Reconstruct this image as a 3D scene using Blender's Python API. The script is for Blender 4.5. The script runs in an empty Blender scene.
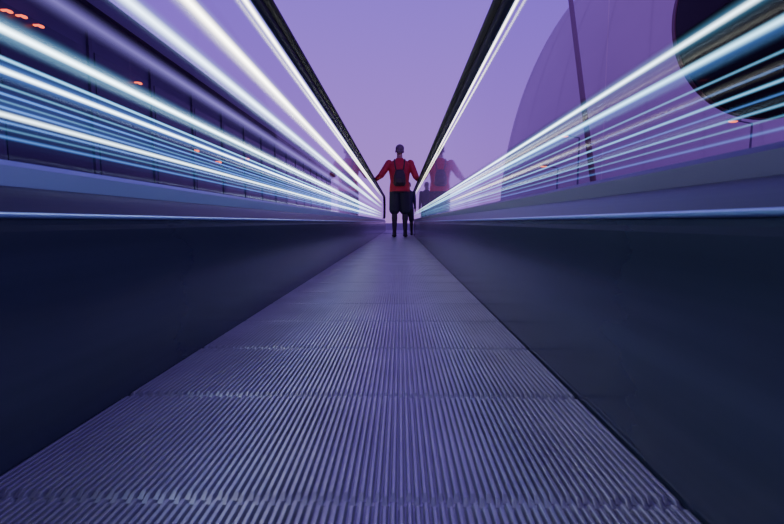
import bpy, bmesh, math, random
from mathutils import Vector, Matrix
random.seed(4)
D = bpy.data
SC = bpy.context.scene

# ------------------------------------------------------------------ helpers
def link(o, parent=None):
    SC.collection.objects.link(o)
    if parent: o.parent = parent
    return o
def empty(name, loc=(0,0,0)):
    e = D.objects.new(name, None); e.empty_display_size = .2; e.location = loc
    return link(e)
def mesh_obj(name, verts, faces, mat=None, parent=None, smooth=False):
    me = D.meshes.new(name); me.from_pydata(verts, [], faces); me.update()
    o = D.objects.new(name, me)
    if mat:
        for m in (mat if isinstance(mat, list) else [mat]): me.materials.append(m)
    if smooth:
        for p in me.polygons: p.use_smooth = True
    return link(o, parent)
def fix_normals(o):
    bm = bmesh.new(); bm.from_mesh(o.data); bmesh.ops.recalc_face_normals(bm, faces=bm.faces); bm.to_mesh(o.data); bm.free()
def principled(name, col, rough=.5, metal=0., noise=0., nscale=20., stretch=None, spec=.5, bump=0.):
    m = D.materials.new(name); m.use_nodes = True
    nt = m.node_tree; b = nt.nodes['Principled BSDF']
    b.inputs['Base Color'].default_value = (*col, 1); b.inputs['Roughness'].default_value = rough
    b.inputs['Metallic'].default_value = metal; b.inputs['Specular IOR Level'].default_value = spec
    if noise > 0 or bump > 0:
        tc = nt.nodes.new('ShaderNodeTexCoord'); mp = nt.nodes.new('ShaderNodeMapping')
        if stretch: mp.inputs['Scale'].default_value = stretch
        n = nt.nodes.new('ShaderNodeTexNoise'); n.inputs['Scale'].default_value = nscale; n.inputs['Detail'].default_value = 4
        nt.links.new(tc.outputs['Object'], mp.inputs[0]); nt.links.new(mp.outputs[0], n.inputs[0])
        if noise > 0:
            cr = nt.nodes.new('ShaderNodeMapRange')
            cr.inputs[1].default_value = .3; cr.inputs[2].default_value = .7
            cr.inputs[3].default_value = 1-noise; cr.inputs[4].default_value = 1+noise
            mx = nt.nodes.new('ShaderNodeVectorMath'); mx.operation = 'SCALE'; mx.inputs[0].default_value = col
            nt.links.new(n.outputs[0], cr.inputs[0]); nt.links.new(cr.outputs[0], mx.inputs['Scale'])
            nt.links.new(mx.outputs[0], b.inputs['Base Color'])
        if bump > 0:
            bp = nt.nodes.new('ShaderNodeBump'); bp.inputs['Strength'].default_value = bump; bp.inputs['Distance'].default_value = .01
            nt.links.new(n.outputs[0], bp.inputs['Height']); nt.links.new(bp.outputs[0], b.inputs['Normal'])
    return m
def emis(name, col, s):
    m = D.materials.new(name); m.use_nodes = True; nt = m.node_tree; nt.nodes.clear()
    e = nt.nodes.new('ShaderNodeEmission'); e.inputs[0].default_value = (*col,1); e.inputs[1].default_value = s
    o = nt.nodes.new('ShaderNodeOutputMaterial'); nt.links.new(e.outputs[0], o.inputs[0]); return m

class MB:
    """mesh builder"""
    def __init__(s): s.v=[]; s.f=[]; s.mi=[]
    def add(s, vs, fs, mi=0):
        b=len(s.v); s.v += [tuple(v) for v in vs]; s.f += [tuple(i+b for i in f) for f in fs]; s.mi += [mi]*len(fs)
    def box(s, x0,x1,y0,y1,z0,z1, mi=0):
        s.add([(x0,y0,z0),(x1,y0,z0),(x1,y1,z0),(x0,y1,z0),(x0,y0,z1),(x1,y0,z1),(x1,y1,z1),(x0,y1,z1)],
              [(0,3,2,1),(4,5,6,7),(0,1,5,4),(1,2,6,5),(2,3,7,6),(3,0,4,7)], mi)
    def ell(s, c, r, mi=0, n=16, m=10, rot=None):
        vs=[]; fs=[]
        for j in range(m+1):
            th=math.pi*j/m
            for i in range(n):
                a=2*math.pi*i/n
                v=Vector((r[0]*math.sin(th)*math.cos(a), r[1]*math.sin(th)*math.sin(a), r[2]*math.cos(th)))
                if rot: v = rot@v
                vs.append(Vector(c)+v)
        for j in range(m):
            for i in range(n):
                fs.append((j*n+i, (j+1)*n+i, (j+1)*n+(i+1)%n, j*n+(i+1)%n))
        s.add(vs,fs,mi)
    def limb(s, p0,p1,r0,r1, mi=0, n=14, caps=True):
        p0=Vector(p0); p1=Vector(p1); d=(p1-p0); L=d.length; d.normalize()
        q=d.to_track_quat('Z','Y').to_matrix(); vs=[]; fs=[]
        K=5
        for k in range(K+1):
            t=k/K; r=r0+(r1-r0)*t
            for i in range(n):
                a=2*math.pi*i/n; vs.append(p0+q@Vector((r*math.cos(a), r*math.sin(a), L*t)))
        for k in range(K):
            for i in range(n): fs.append((k*n+i,k*n+(i+1)%n,(k+1)*n+(i+1)%n,(k+1)*n+i))
        fs.append(tuple(reversed(range(n)))); fs.append(tuple(range(K*n,K*n+n)))
        s.add(vs,fs,mi)
        if caps:
            s.ell(p0,(r0,)*3,mi,n=14,m=8); s.ell(p1,(r1,)*3,mi,n=14,m=8)
    def loft(s, rings, mi=0, n=28, sq=2.0):
        """rings: (cx,cy,cz,rx,ry) stacked in z, superellipse"""
        vs=[]; fs=[]
        for (cx,cy,cz,rx,ry) in rings:
            for i in range(n):
                a=2*math.pi*i/n; ca=math.cos(a); sa=math.sin(a)
                vs.append((cx+rx*math.copysign(abs(ca)**(2/sq),ca), cy+ry*math.copysign(abs(sa)**(2/sq),sa), cz))
        R=len(rings)
        for k in range(R-1):
            for i in range(n): fs.append((k*n+i,k*n+(i+1)%n,(k+1)*n+(i+1)%n,(k+1)*n+i))
        fs.append(tuple(reversed(range(n)))); fs.append(tuple(range((R-1)*n,R*n)))
        s.add(vs,fs,mi)
    def obj(s, name, mats, parent=None, smooth=False, fix=False):
        o = mesh_obj(name, s.v, s.f, mats, parent, smooth)
        for p,m in zip(o.data.polygons, s.mi): p.material_index=m
        if fix: fix_normals(o)
        return o

# ------------------------------------------------------------------ materials
M_belt   = principled('aluminium_pallet', (.42,.44,.48), .36, .75, .14, 5, None)
M_beltbs = principled('pallet_underside', (.03,.03,.04), .7)
M_skirt  = principled('skirt_laminate', (.050,.068,.095), .17, .25, .15, 3, (1,.15,6), spec=.8)
M_lip    = principled('brushed_steel_lip', (.42,.58,.82), .28, 1.)
M_deck   = principled('deck_cover', (.026,.030,.052), .4, .5)
M_clamp  = {'left':principled('glass_clamp_profile_left', (.28,.38,.52), .38, .8),  # one profile: left colour lightened to stand for reflected glow, right coloured darker
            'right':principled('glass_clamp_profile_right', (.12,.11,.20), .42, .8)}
M_rubber = principled('handrail_rubber', (.008,.008,.011), .5, 0, spec=.3)
M_floor  = principled('concourse_paving', (.10,.085,.16), .6, 0, .2, 1.5)
M_plate  = principled('comb_plate_steel', (.2,.2,.27), .45, .8)

def glass_mat():
    m = D.materials.new('balustrade_glass'); m.use_nodes=True; nt=m.node_tree; nt.nodes.clear()
    N=nt.nodes.new; L=nt.links.new
    lw=N('ShaderNodeLayerWeight'); lw.inputs[0].default_value=.5
    cr=N('ShaderNodeValToRGB'); el=cr.color_ramp.elements
    el[0].position=0.; el[0].color=(.004,)*3+(1,)
    el[1].position=1.; el[1].color=(.99,)*3+(1,)
    for p,v in ((.35,.007),(.6,.03),(.8,.20),(.87,.55),(.905,.86)):
        q=el.new(p); q.color=(v,v,v,1)
    L(lw.outputs['Facing'],cr.inputs[0])
    tr=N('ShaderNodeBsdfTransparent'); tr.inputs[0].default_value=(.80,.77,.89,1)
    gl=N('ShaderNodeBsdfGlossy'); gl.inputs['Roughness'].default_value=.035; gl.inputs[0].default_value=(.9,.93,1,1)
    mx=N('ShaderNodeMixShader'); L(cr.outputs[0],mx.inputs[0]); L(tr.outputs[0],mx.inputs[1]); L(gl.outputs[0],mx.inputs[2])
    o=N('ShaderNodeOutputMaterial'); L(mx.outputs[0],o.inputs[0]); return m
M_glass = glass_mat()

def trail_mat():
    """blurred light streak painted as emissive ribbon: attribute colour, glow falloff across its width"""
    m = D.materials.new('light_streak_glow'); m.use_nodes=True; nt=m.node_tree; nt.nodes.clear()
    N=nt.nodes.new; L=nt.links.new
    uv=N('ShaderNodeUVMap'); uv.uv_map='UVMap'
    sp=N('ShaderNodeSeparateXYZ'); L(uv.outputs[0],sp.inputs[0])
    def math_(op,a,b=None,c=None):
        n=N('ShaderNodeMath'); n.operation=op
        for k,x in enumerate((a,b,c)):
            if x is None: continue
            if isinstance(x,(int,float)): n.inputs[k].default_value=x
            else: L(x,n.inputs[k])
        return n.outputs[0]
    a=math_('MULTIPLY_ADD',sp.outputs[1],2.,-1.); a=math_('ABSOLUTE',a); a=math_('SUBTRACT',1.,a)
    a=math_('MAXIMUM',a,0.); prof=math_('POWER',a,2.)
    co=N('ShaderNodeAttribute'); co.attribute_name='streak_col'
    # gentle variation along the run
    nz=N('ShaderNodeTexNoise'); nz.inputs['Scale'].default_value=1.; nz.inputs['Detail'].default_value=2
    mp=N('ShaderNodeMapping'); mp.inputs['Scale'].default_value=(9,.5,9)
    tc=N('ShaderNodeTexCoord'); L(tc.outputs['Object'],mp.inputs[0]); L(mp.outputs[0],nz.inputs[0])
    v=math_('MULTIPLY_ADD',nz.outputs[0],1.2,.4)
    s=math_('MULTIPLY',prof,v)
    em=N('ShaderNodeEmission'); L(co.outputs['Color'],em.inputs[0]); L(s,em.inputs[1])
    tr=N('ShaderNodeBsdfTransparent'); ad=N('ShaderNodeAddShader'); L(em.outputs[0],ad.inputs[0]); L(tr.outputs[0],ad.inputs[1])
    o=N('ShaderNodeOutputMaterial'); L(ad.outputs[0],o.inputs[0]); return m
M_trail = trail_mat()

# ------------------------------------------------------------------ constants
CZ = .30                       # camera height above the pallets
BL, BR = -.475, .305           # pallet band edges
GL, GR = -.515, .385           # glass planes
Y0, Y1 = -1.2, 14.5            # run of the balustrades
BE = 11.2                      # end of pallet band
HR = CZ+.822                   # handrail centre height
walk = empty('moving_walkway', (0,0,0))

# ------------------------------------------------------------------ pallets
def build_belt():
    pitch=.0088; n=int(round((BR-BL)/pitch)); pitch=(BR-BL)/n
    PL=.285; y=.447-PL*5; vs=[]; fs=[]; h=.0062
    while y < BE-.01:
        ye=y+PL
        for i in range(n):
            x=BL+i*pitch; off=.0035 if i%2 else -.0035
            prof=[(0,-1),(.18,-.08),(.25,0),(.60,0),(.67,-.08),(.85,-1),(1,-1)]
            secs=[(y+off,0.),(y+off+.008,1.),(ye+off-.008,1.),(ye+off-.001,0.)]
            b=len(vs)
            for (yy,k) in secs:
                for (px,pz) in prof:
                    vs.append((x+px*pitch, yy, -h+ (h*(1+pz))*k))
            w=len(prof)
            for s in range(3):
                for j in range(w-1):
                    fs.append((b+s*w+j,b+s*w+j+1,b+(s+1)*w+j+1,b+(s+1)*w+j))
        y=ye
    o=mesh_obj('pallet_band', vs, fs, M_belt, walk)
    mb=MB(); mb.box(BL-.004,BR+.004,Y0,BE,-.02,-.0125); mb.obj('pallet_base',M_beltbs,walk)
build_belt()

# ------------------------------------------------------------------ balustrade profile
def extrude_profile(name, pts, mat, y0=Y0, y1=Y1, closed=False, smooth=False):
    n=len(pts); vs=[(x,y,z) for y in (y0,y1) for (x,z) in pts]
    fs=[(i,i+1,n+i+1,n+i) for i in range(n-1)]
    if closed:
        fs.append((n-1,0,n,2*n-1)); fs.append(tuple(range(n))); fs.append(tuple(range(n,2*n)))
    o=mesh_obj(name,vs,fs,mat,walk,smooth); fix_normals(o); return o
for side,sx,B,G in (('left',-1,BL,GL),('right',1,BR,GR)):
    b=abs(B); g=abs(G); w=g-b
    P=lambda L:[(sx*x,z) for x,z in L]
    extrude_profile('skirt_panel_'+side, P([(b+.001,-.015),(b+.001,.288),(b-.001,.296),(b-.001,.3035),(b+.02,.3035),(b+.02,-.015)]), M_skirt, closed=True)
    lz0,lz1=.3036,.3115
    extrude_profile('skirt_lip_'+side, P([(b-.006,lz0+.001),(b-.0085,lz0+.003),(b-.0085,lz1-.002),(b-.006,lz1),(b+.01,lz1),(b+.01,lz0+.0005)]), M_lip, closed=True)
    dk=[]
    for i in range(9):
        t=i/8; dk.append((b-.004+ (w-.010)*t, .3118+ .034*math.sin(t*math.pi/2)))
    extrude_profile('deck_cover_'+side, P(dk+[(g-.014,.31)]), M_deck, closed=True)
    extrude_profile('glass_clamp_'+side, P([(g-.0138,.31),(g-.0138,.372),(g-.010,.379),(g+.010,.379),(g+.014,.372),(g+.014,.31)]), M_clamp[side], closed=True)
    extrude_profile('outer_casing_'+side, P([(b+.021,-.018),(b+.021,.303),(g+.0141,.309),(g+.13,.30),(g+.15,.28),(g+.15,-.018)]), M_deck, closed=True)
    # glass panels
    mb=MB(); py=Y0; PLN=2.05
    z0,z1=.376,HR-.012
    while py<Y1-.6:
        pe=min(py+PLN,Y1-.35)
        mb.add([(G,py+.0015,z0),(G,pe-.0015,z0),(G,pe-.0015,z1),(G,py+.0015,z1)],[(0,1,2,3)])
        if pe>=Y1-.36: break
        py=pe
    # rounded newel end of the glass
    R=(z1-z0)/2; cy=pe; cz=(z0+z1)/2
    arc=[(G,cy+R*math.sin(a),cz-R*math.cos(a)) for a in [math.pi*k/20 for k in range(21)]]
    mb.add(arc,[tuple(range(21))])
    mb.obj('glass_balustrade_'+side,M_glass,walk)
    # handrail sweep
    path=[(y,HR) for y in [Y0+i*(pe-Y0)/12 for i in range(13)]]
    R2=(HR-.42)/2
    for k in range(1,25):
        a=math.pi*k/24; path.append((pe+R2*math.sin(a), HR-R2+R2*math.cos(a)))
    path.append((pe-.4,.42))
    prof=[]
    for k in range(20):
        a=2*math.pi*k/20; ca,sa=math.cos(a),math.sin(a)
        prof.append((.040*math.copysign(abs(ca)**.7,ca), .016*math.copysign(abs(sa)**.7,sa)))
    vs=[];fs=[];n=len(prof)
    for i,(y,z) in enumerate(path):
        a=path[max(0,i-1)]; c=path[min(len(path)-1,i+1)]
        t=Vector((c[0]-a[0],c[1]-a[1])).normalized(); nn=Vector((-t[1],t[0]))
        for (px,pn) in prof: vs.append((G+px, y+nn[0]*pn, z+nn[1]*pn))
    for i in range(len(path)-1):
        for k in range(n): fs.append((i*n+k,i*n+(k+1)%n,(i+1)*n+(k+1)%n,(i+1)*n+k))
    fs.append(tuple(range(n))); fs.append(tuple(range((len(path)-1)*n,len(path)*n)))
    o=mesh_obj('handrail_'+side,vs,fs,M_rubber,walk,True); fix_normals(o)
    extrude_profile('handrail_guide_'+side, [(G-.012,HR-.034),(G-.014,HR-.015),(G+.014,HR-.015),(G+.012,HR-.034)], M_deck, Y0, pe, closed=True)

# comb plate + landing
mb=MB(); mb.box(BL,BR,BE,BE+.35,-.018,.002); 
for i in range(44):
    x=BL+(i+.5)*(BR-BL)/44; mb.box(x-.003,x+.003,BE-.05,BE+.02,-.006,.004)
for i in range(30):
    x=BL+(i+.5)*(BR-BL)/30; mb.box(x-.005,x+.005,BE+.04,BE+.34,.002,.005)
mb.box(BL,BR,BE+.35,Y1,-.018,.0); mb.box(-.68,.55,Y1+.001,Y1+1.4,-.018,.0)
mb.obj('landing_plate',M_plate,walk)

# ------------------------------------------------------------------ light streaks
def streaks(name, xplane, L, y0=Y0, y1=12.5):
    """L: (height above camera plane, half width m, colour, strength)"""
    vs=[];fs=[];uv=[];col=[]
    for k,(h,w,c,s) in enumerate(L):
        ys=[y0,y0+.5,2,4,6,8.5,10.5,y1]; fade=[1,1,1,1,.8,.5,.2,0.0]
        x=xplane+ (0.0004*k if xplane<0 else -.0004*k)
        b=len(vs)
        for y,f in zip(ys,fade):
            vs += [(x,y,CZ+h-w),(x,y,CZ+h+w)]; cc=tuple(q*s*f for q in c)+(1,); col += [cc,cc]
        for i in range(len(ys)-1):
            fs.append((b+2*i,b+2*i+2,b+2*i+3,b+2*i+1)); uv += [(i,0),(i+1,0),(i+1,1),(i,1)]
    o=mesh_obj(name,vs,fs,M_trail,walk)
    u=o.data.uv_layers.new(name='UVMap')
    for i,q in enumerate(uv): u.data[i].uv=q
    a=o.data.attributes.new('streak_col','FLOAT_COLOR','POINT')
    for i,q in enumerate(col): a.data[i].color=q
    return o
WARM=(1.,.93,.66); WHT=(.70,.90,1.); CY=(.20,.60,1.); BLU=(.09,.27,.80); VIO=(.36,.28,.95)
left=[(.715,.022,WARM,8),(.715,.036,CY,1.),  # wide faint ribbons paint halos around the bright cores
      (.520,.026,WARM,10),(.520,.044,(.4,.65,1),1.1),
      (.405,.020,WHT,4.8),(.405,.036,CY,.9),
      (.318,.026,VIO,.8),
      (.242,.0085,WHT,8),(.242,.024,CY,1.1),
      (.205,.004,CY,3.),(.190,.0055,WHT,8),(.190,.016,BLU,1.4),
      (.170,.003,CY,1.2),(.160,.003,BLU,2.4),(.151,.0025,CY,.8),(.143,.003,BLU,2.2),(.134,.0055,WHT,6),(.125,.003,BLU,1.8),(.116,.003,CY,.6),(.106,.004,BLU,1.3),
      (.140,.055,BLU,.28)]  # broad ribbon: blue haze painted low on the glass
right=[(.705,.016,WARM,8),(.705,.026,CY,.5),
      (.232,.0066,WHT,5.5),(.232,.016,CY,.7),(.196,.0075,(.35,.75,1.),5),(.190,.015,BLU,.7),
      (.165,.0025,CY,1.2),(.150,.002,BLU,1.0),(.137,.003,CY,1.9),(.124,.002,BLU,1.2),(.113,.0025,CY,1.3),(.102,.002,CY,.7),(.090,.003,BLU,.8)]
streaks('light_streaks_left', GL+.012, left)  # long-exposure light trails, modelled as glowing ribbons beside the glass
streaks('light_streaks_right', GR-.012, right)

# ------------------------------------------------------------------ surroundings
mb=MB(); mb.box(-90,90,-20,120,-.3,-.02); mb.obj('floor',M_floor)

# terminal building, left
M_wall=principled('terminal_cladding',(.085,.068,.15),.6,0,.15,.6)
M_win=principled('terminal_window',(.04,.04,.09),.35,.2)
M_fr=principled('terminal_frame',(.07,.056,.12),.5,.3)
M_or=emis('amber_lamp',(1,.13,.04),3.2)
term=empty('terminal_building',(0,0,0))
X=-6.0
mb=MB(); mb.box(-22,X,2.,38,-.02,4.2); mb.obj('facade',M_wall,term)
mb=MB(); mb.box(-22.4,X+.45,1.6,38.4,4.2,4.5); mb.box(-22,X+.2,2,38,4.0,4.2); mb.obj('roof_edge',M_fr,term)
mb=MB()
for fl in range(2):
    for k in range(17):
        y=2.5+k*2.08; mb.box(X-.02,X+.02,y,y+1.8,.5+fl*1.85,1.85+fl*1.75)
mb.obj('windows',M_win,term)
mb=MB()
for k in range(18):
    y=2.3+k*2.08; mb.box(X,X+.05,y,y+.10,0,4.1)
mb.obj('mullions',M_fr,term)
mb=MB()
for (px,py) in ((22,19),(36,24),(52,33),(117,33),(6,16),(200,152),(222,163),(146,87),(250,160)):
    d=(-X-.15)*435/(400-px); z=CZ+(222-py)/435*d
    mb.ell((X+.14,d,z),(.04,.025+.0035*d,.010+.0016*d)); mb.box(X,X+.12,d-.02,d+.02,z+.01,z+.03)
mb.obj('wall_lamps',M_or,term)

# domed hall, right
M_dome=principled('dome_cladding',(.70,.60,.58),.85,0,.04,.3)
M_seam=principled('dome_seam',(.67,.57,.56),.85)
dome=empty('domed_hall',(16.6,30,0))
def domept(a,t,k=1.):
    return (9.6*k*math.cos(a)*math.cos(t), 9.6*k*math.sin(a)*math.cos(t), -.02+17.6*k*math.sin(t))
vs=[];fs=[];n=72;m=26
for j in range(m+1):
    t=math.pi/2*j/m
    for i in range(n): vs.append(domept(2*math.pi*i/n,t))
for j in range(m):
    for i in range(n): fs.append((j*n+i,j*n+(i+1)%n,(j+1)*n+(i+1)%n,(j+1)*n+i))
mesh_obj('shell',vs,fs,M_dome,dome,True)
vs=[];fs=[]
for i in range(24):
    a=2*math.pi*i/24
    for j in range(m+1):
        t=math.pi/2*j/m
        b=len(vs); vs += [domept(a-.004,t,1.001),domept(a+.004,t,1.001)]
        if j<m: fs.append((b,b+1,b+3,b+2))
mesh_obj('seams',vs,fs,M_seam,dome)

# leaning mast
M_mast=principled('mast_paint',(.24,.10,.13),.5,.2)
mast=empty('mast',(0,0,0))
mb=MB(); p0=Vector((6.35,14,-.02)); p1=Vector((4.75,14,9.6))
mb.limb(p0,p1,.10,.06,caps=False); mb.box(6.1,6.6,13.75,14.25,-.02,.06)
mb.obj('pole',M_mast,mast,True)

# round sign
M_disc=principled('disc_face',(.008,.003,.006),.8,spec=.15)
M_rim=principled('disc_rim',(.14,.012,.025),.4)
sign=empty('round_sign',(0,0,0))
c=Vector((6.42,8,3.78)); R=1.66
def cyl_y(mb,c,R,y0,y1,n=72,mi=0):
    vs=[(c[0]+R*math.cos(2*math.pi*i/n),c[1]+y,c[2]+R*math.sin(2*math.pi*i/n)) for y in (y0,y1) for i in range(n)]
    mb.add(vs,[(i,(i+1)%n,n+(i+1)%n,n+i) for i in range(n)]+[tuple(range(n)),tuple(range(n,2*n))],mi)
mb=MB(); cyl_y(mb,c,R,-.06,.06); mb.obj('face',M_disc,sign,fix=True)
mb=MB(); cyl_y(mb,c,R+.02,-.04,.04); mb.obj('rim',M_rim,sign,fix=True)
mb=MB(); mb.limb((7.3,8.15,-.02),(7.3,8.15,4.6),.08,.07,caps=False); mb.box(7.0,7.6,7.85,8.45,-.02,.04)
mb.box(6.2,7.4,8.07,8.17,3.6,3.75); mb.obj('post',M_mast,sign)

# distant street lamps
M_post=principled('lamp_post',(.16,.11,.20),.5)
M_or2=emis('lamp_glow',(1,.16,.05),3)
for k,(x,y,z) in enumerate(((8.5,24,3.2),(9.2,23,4.6),(14,18,4.2))):
    e=empty('street_lamp',(x,y,0))
    mb=MB(); mb.limb((0,0,-.02),(0,0,z),.06,.035,caps=False); mb.limb((0,0,z),(-.6,0,z+.12),.03,.025); mb.box(-.95,-.5,-.1,.1,z+.1,z+.18)
    mb.obj('post',M_post,e)
    mb=MB(); mb.ell((-.75,0,z+.09),(.18,.09,.05)); mb.obj('lamp',M_or2,e)

# ------------------------------------------------------------------ people
def remesh(mb, voxel, smooth_it=4):
    me=D.meshes.new('tmp'); me.from_pydata(mb.v,[],mb.f); me.update()
    bm=bmesh.new(); bm.from_mesh(me); bmesh.ops.recalc_face_normals(bm,faces=bm.faces); bm.to_mesh(me); bm.free()
    o=D.objects.new('tmp',me); SC.collection.objects.link(o)
    r=o.modifiers.new('r','REMESH'); r.mode='VOXEL'; r.voxel_size=voxel
    s=o.modifiers.new('s','SMOOTH'); s.factor=.5; s.iterations=smooth_it
    dg=bpy.context.evaluated_depsgraph_get(); dg.update()
    ev=o.evaluated_get(dg); out=D.meshes.new_from_object(ev)
    D.objects.remove(o); D.meshes.remove(me)
    return out

def person(name, loc, H, wristL, wristR, mats, pack=True, long_hair=False, rail=(None,None), headturn=0., bulk=1.):
    """figure facing +Y; local metres for a 1.78 m figure, scaled by H/1.78"""
    root=empty(name,loc); k=H/1.78
    mb=MB()
    # torso with jacket
    mb.loft([(x,y,z,a*(1+(bulk-1)*(1 if z<1.43 else .2)),b*(1+(bulk-1)*(1 if z<1.43 else .2))) for x,y,z,a,b in [(0,0,.86,.150,.105),(0,0,.90,.172,.122),(0,0,.97,.168,.120),(0,.0,1.08,.155,.108),(0,.005,1.20,.168,.115),
             (0,.01,1.32,.190,.122),(0,.005,1.41,.192,.112),(0,0,1.465,.150,.088),(0,.0,1.50,.085,.068),(0,.005,1.53,.062,.06)]],sq=2.3)
    # neck, head
    mb.limb((0,.005,1.47),(0,.022,1.585),.060,.054)
    hr=Matrix.Rotation(headturn,3,'Z'); hc=Vector((0,.03,0))
    def hp(x,y,z): return hr@Vector((x,y,0))+hc+Vector((0,0,z))
    mb.ell(hp(0,-.012,1.69),(.076,.092,.092),rot=hr,n=24,m=16)
    mb.ell(hp(0,.026,1.635),(.056,.066,.075),rot=hr,n=24,m=14)
    mb.ell(hp(0,.066,1.592),(.024,.022,.018))
    mb.limb(hp(0,.085,1.675),hp(0,.103,1.640),.009,.0135)
    mb.ell(hp(0,.086,1.612),(.022,.010,.008))
    for sx in (-1,1):
        mb.ell(hp(sx*.078,-.004,1.655),(.010,.019,.031),rot=hr)
        mb.ell(hp(sx*.030,.077,1.688),(.019,.008,.006),rot=hr)
    # hair volume
    mb.ell(hp(0,-.022,1.708),(.084,.094,.082),rot=hr,n=24,m=16)
    mb.ell(hp(0,-.05,1.655),(.070,.060,.060),rot=hr)
    if long_hair: mb.ell(hp(0,-.065,1.58),(.068,.04,.10),rot=hr)
    # legs (shorts, calves, shoes)
    hips=[(-.088,0,.90),(.088,0,.90)]
    knees=[(-.098,.02,.50),(.103,.05,.50)]
    ank=[(-.098,-.03,.095),(.112,.015,.095)]
    for h,kn,an in zip(hips,knees,ank):
        h=Vector(h);kn=Vector(kn);an=Vector(an)
        mb.limb(h,kn+Vector((0,0,.04)),.096*bulk,.092*bulk)              # shorts leg
        mb.limb(h.lerp(kn,.7),kn,.065,.054)                     # knee
        c=kn.lerp(an,.32)+Vector((0,-.015,0))
        mb.limb(kn,c,.052,.057); mb.limb(c,an,.056,.036)
        mb.limb(an,an+Vector((0,-.012,-.05)),.040,.040)         # heel
        mb.ell((an.x,an.y-.018,.038),(.038,.044,.038)); mb.ell((an.x,an.y+.06,.036),(.044,.09,.036)); mb.ell((an.x+(.006 if an.x>0 else -.006),an.y+.125,.030),(.048,.06,.030))
    # arms + hands
    arms=[]
    for sx,wr in ((-1,wristL),(1,wristR)):
        sh=Vector((sx*.178*bulk,.0,1.425)); wr=Vector(wr)/k
        # two-bone elbow
        a=.285;b=.262; d=wr-sh; L=min(d.length,a+b-.004); dn=d.normalized()
        q=(a*a-b*b+L*L)/(2*L); hgt=math.sqrt(max(a*a-q*q,0))
        pole=Vector((sx*.12,-.85,-.5)); pole=(pole-dn*pole.dot(dn)).normalized()
        el=sh+dn*q+pole*hgt; wr=sh+dn*L
        mb.ell(sh,(.066*bulk,.062*bulk,.064)); mb.limb(sh,el,.062*bulk,.052*bulk); mb.limb(el,wr.lerp(el,.1),.050*bulk,.038*bulk); mb.limb(el.lerp(wr,.5),wr,.036,.027)
        arms.append((sh,el,wr))
    # hand: palm laid on the rail, fingers wrapped over its outer edge
    for (sh,el,wr),sx,gr in zip(arms,(-1,1),rail):
        if gr:
            rx,rz=gr[0]/k,gr[1]/k
            palm=Vector((rx-sx*.005,wr.y+.060,rz+.016))
            mb.limb(wr,palm+Vector((0,-.035,.004)),.026,.024)
            mb.ell(palm,(.043,.048,.0165))
            for i,(dy,l) in enumerate(((.034,.95),(.012,1.05),(-.010,1.),(-.031,.82))):
                p=palm+Vector((sx*.028,dy,.002)); pts=[p,p+Vector((sx*.026*l,.006,.002)),p+Vector((sx*.036*l,.009,-.022*l)),p+Vector((sx*.027*l,.009,-.040*l))]
                for q0,q1,r0,r1 in zip(pts,pts[1:],(.0100,.0094,.0088),(.0094,.0088,.0078)): mb.limb(q0,q1,r0,r1,n=10)
            p=palm+Vector((-sx*.028,-.018,0)); pts=[p,p+Vector((-sx*.022,.026,-.006)),p+Vector((-sx*.020,.046,-.022))]
            for q0,q1,r0,r1 in zip(pts,pts[1:],(.0125,.011),(.011,.009)): mb.limb(q0,q1,r0,r1,n=10)
        else:
            d=(wr-el).normalized(); palm=wr+d*.055
            mb.limb(wr,palm-d*.02,.025,.027); mb.ell(palm,(.018,.042,.046))
            for i,(dy,l) in enumerate(((.031,.92),(.011,1.02),(-.010,.96),(-.029,.78))):
                p=palm+Vector((0,dy,-.030)); pts=[p,p+Vector((-sx*.004,.002,-.032*l)),p+Vector((-sx*.014,.004,-.056*l)),p+Vector((-sx*.026,.005,-.072*l))]
                for q0,q1,r0,r1 in zip(pts,pts[1:],(.0098,.0092,.0086),(.0092,.0086,.0076)): mb.limb(q0,q1,r0,r1,n=10)
            p=palm+Vector((-sx*.006,.034,.012)); pts=[p,p+Vector((-sx*.008,.022,-.022)),p+Vector((-sx*.012,.026,-.046))]
            for q0,q1,r0,r1 in zip(pts,pts[1:],(.0125,.011),(.011,.009)): mb.limb(q0,q1,r0,r1,n=10)
    me=remesh(mb,.0055,3); me.name=name+'_body'
    for m in mats: me.materials.append(m)
    for p in me.polygons:
        c=p.center; p.use_smooth=True; i=1
        if c.z>1.52:
            lc=hr.inverted()@(Vector((c.x,c.y,0))-hc)
            # hairline
            hair = (c.z>1.735) or (lc.y<.035 and c.z>1.69) or (lc.y<-.012 and c.z>(1.50 if long_hair else 1.615) and abs(lc.x)<.083)
            if abs(lc.x)>.074 and c.z<1.69 and lc.y>-.03: hair=False
            i=5 if hair else 0
        elif c.z<.075: i=4
        elif c.z<.455: i=3
        elif c.z<.885 and abs(c.x)<.24: i=2
        # hands
        for (sh,el,wr) in arms:
            ax=(wr-el).normalized()
            if (c-wr).length<.20 and (c-wr).dot(ax)>-.012 and abs(c.x)>.2: i=0
        p.material_index=i
    me.transform(Matrix.Scale(k,4))
    o=D.objects.new('body',me); link(o,root)
    # eyes
    eb=MB()
    for sx in (-1,1):
        e=hp(sx*.030,.079,1.680)*k; eb.ell(e,(.0125*k,)*3,0); eb.ell(e+hr@Vector((0,.0085*k,0)),(.006*k,)*3,1)
    eb.obj('eyes',[M_eyew,M_eyed],root,True)
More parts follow.
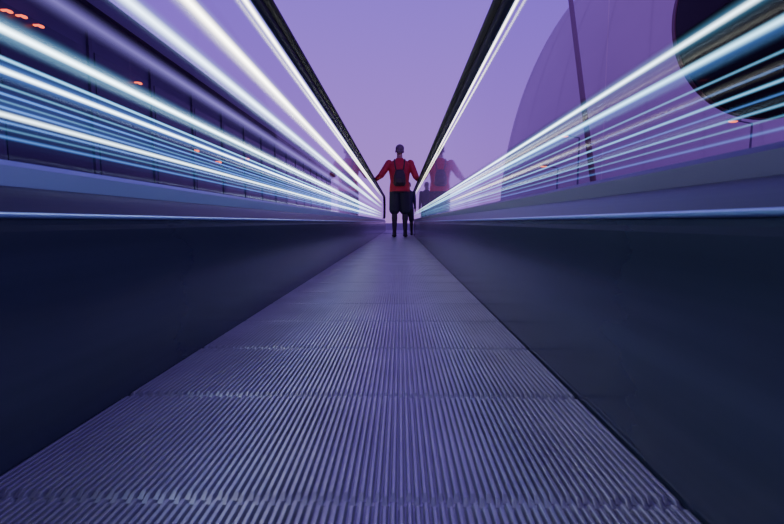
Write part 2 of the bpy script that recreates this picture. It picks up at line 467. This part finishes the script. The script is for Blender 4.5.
    if pack:
        pb=MB()
        pb.loft([(0,-.16,.98,.085,.045),(0,-.165,1.00,.110,.060),(0,-.17,1.08,.118,.068),(0,-.165,1.18,.110,.062),(0,-.16,1.26,.085,.05),(0,-.15,1.29,.05,.03)],sq=3)
        pb.loft([(0,-.225,1.02,.07,.018),(0,-.232,1.04,.085,.026),(0,-.232,1.12,.08,.026),(0,-.22,1.15,.065,.013)],sq=3)
        for sx in (-1,1):
            pts=[(sx*.065,-.13,1.27),(sx*.085,-.125,1.36),(sx*.095,-.095,1.455),(sx*.10,-.01,1.50),(sx*.105,.095,1.44),(sx*.11,.14,1.32),(sx*.13,.125,1.18),(sx*.17,.0,1.08),(sx*.10,-.13,1.03)]
            for a,b in zip(pts,pts[1:]): pb.limb(a,b,.014,.014,n=8)
        pm=remesh(pb,.006,3); pm.materials.append(M_pack)
        for p in pm.polygons: p.use_smooth=True
        pm.transform(Matrix.Scale(k,4)); po=D.objects.new('daypack',pm); link(po,root)
    return root

M_eyew=principled('eye_white',(.7,.7,.7),.3); M_eyed=principled('eye_iris',(.03,.02,.02),.2)
M_pack=principled('pack_nylon',(.030,.014,.024),.6,0,.3,60)
M_skin=principled('skin',(.36,.19,.15),.5,0,.06,40)
M_red=principled('red_jacket',(.46,.012,.03),.65,0,.12,30,bump=.2)
M_dark=principled('dark_shorts',(.016,.014,.026),.75,0,.2,40,bump=.2)
M_sock=principled('dark_socks',(.03,.018,.025),.7,0,.2,60)
M_shoe=principled('black_shoes',(.012,.012,.016),.5)
M_hair=principled('brown_hair',(.16,.10,.14),.55,0,.4,90,(1,1,.2))
M_navy=principled('navy_top',(.02,.022,.06),.7,0,.15,40,bump=.2)

px=-.01; py=8.65
person('man_in_red_jacket',(px,py,.0),1.80,(GL-px+.035,.17,HR+.03),(GR-px-.035,.20,HR+.03),
       [M_skin,M_red,M_dark,M_sock,M_shoe,M_hair],True,False,
       ((GL-px,HR+.016),(GR-px,HR+.016)),.15,1.16)
person('child_in_dark_clothes',(.185,9.75,.0),1.18,(-.16,.03,.50),(.16,.03,.50),
       [M_skin,M_navy,M_dark,M_sock,M_shoe,M_hair],False,True,(None,None),-.2)

# ------------------------------------------------------------------ world
w=D.worlds.new('dusk_sky'); SC.world=w; w.use_nodes=True; nt=w.node_tree; nt.nodes.clear()
N=nt.nodes.new; L=nt.links.new
tc=N('ShaderNodeTexCoord'); sp=N('ShaderNodeSeparateXYZ'); L(tc.outputs['Generated'],sp.inputs[0])
cr=N('ShaderNodeValToRGB'); L(sp.outputs[2],cr.inputs[0])
e=cr.color_ramp.elements
e[0].position=0.; e[0].color=(.53,.25,.86,1)
e[1].position=1.; e[1].color=(.11,.08,.30,1)
k=e.new(.18); k.color=(.45,.21,.95,1)
k=e.new(.45); k.color=(.32,.155,.98,1)
bg=N('ShaderNodeBackground'); bg.inputs[1].default_value=1.; L(cr.outputs[0],bg.inputs[0])
o=N('ShaderNodeOutputWorld'); L(bg.outputs[0],o.inputs[0])

# ------------------------------------------------------------------ camera
cam=D.cameras.new('camera'); cam.lens=19.97; cam.sensor_width=36; cam.clip_start=.02; cam.clip_end=400
cam.dof.use_dof=True; cam.dof.focus_distance=4.; cam.dof.aperture_fstop=9.
co=D.objects.new('camera',cam); co.location=(0,0,CZ); link(co)
pitch=math.atan(40/435); yaw=math.atan(8/435)
co.rotation_euler=(math.pi/2-pitch,0,yaw)
SC.camera=co
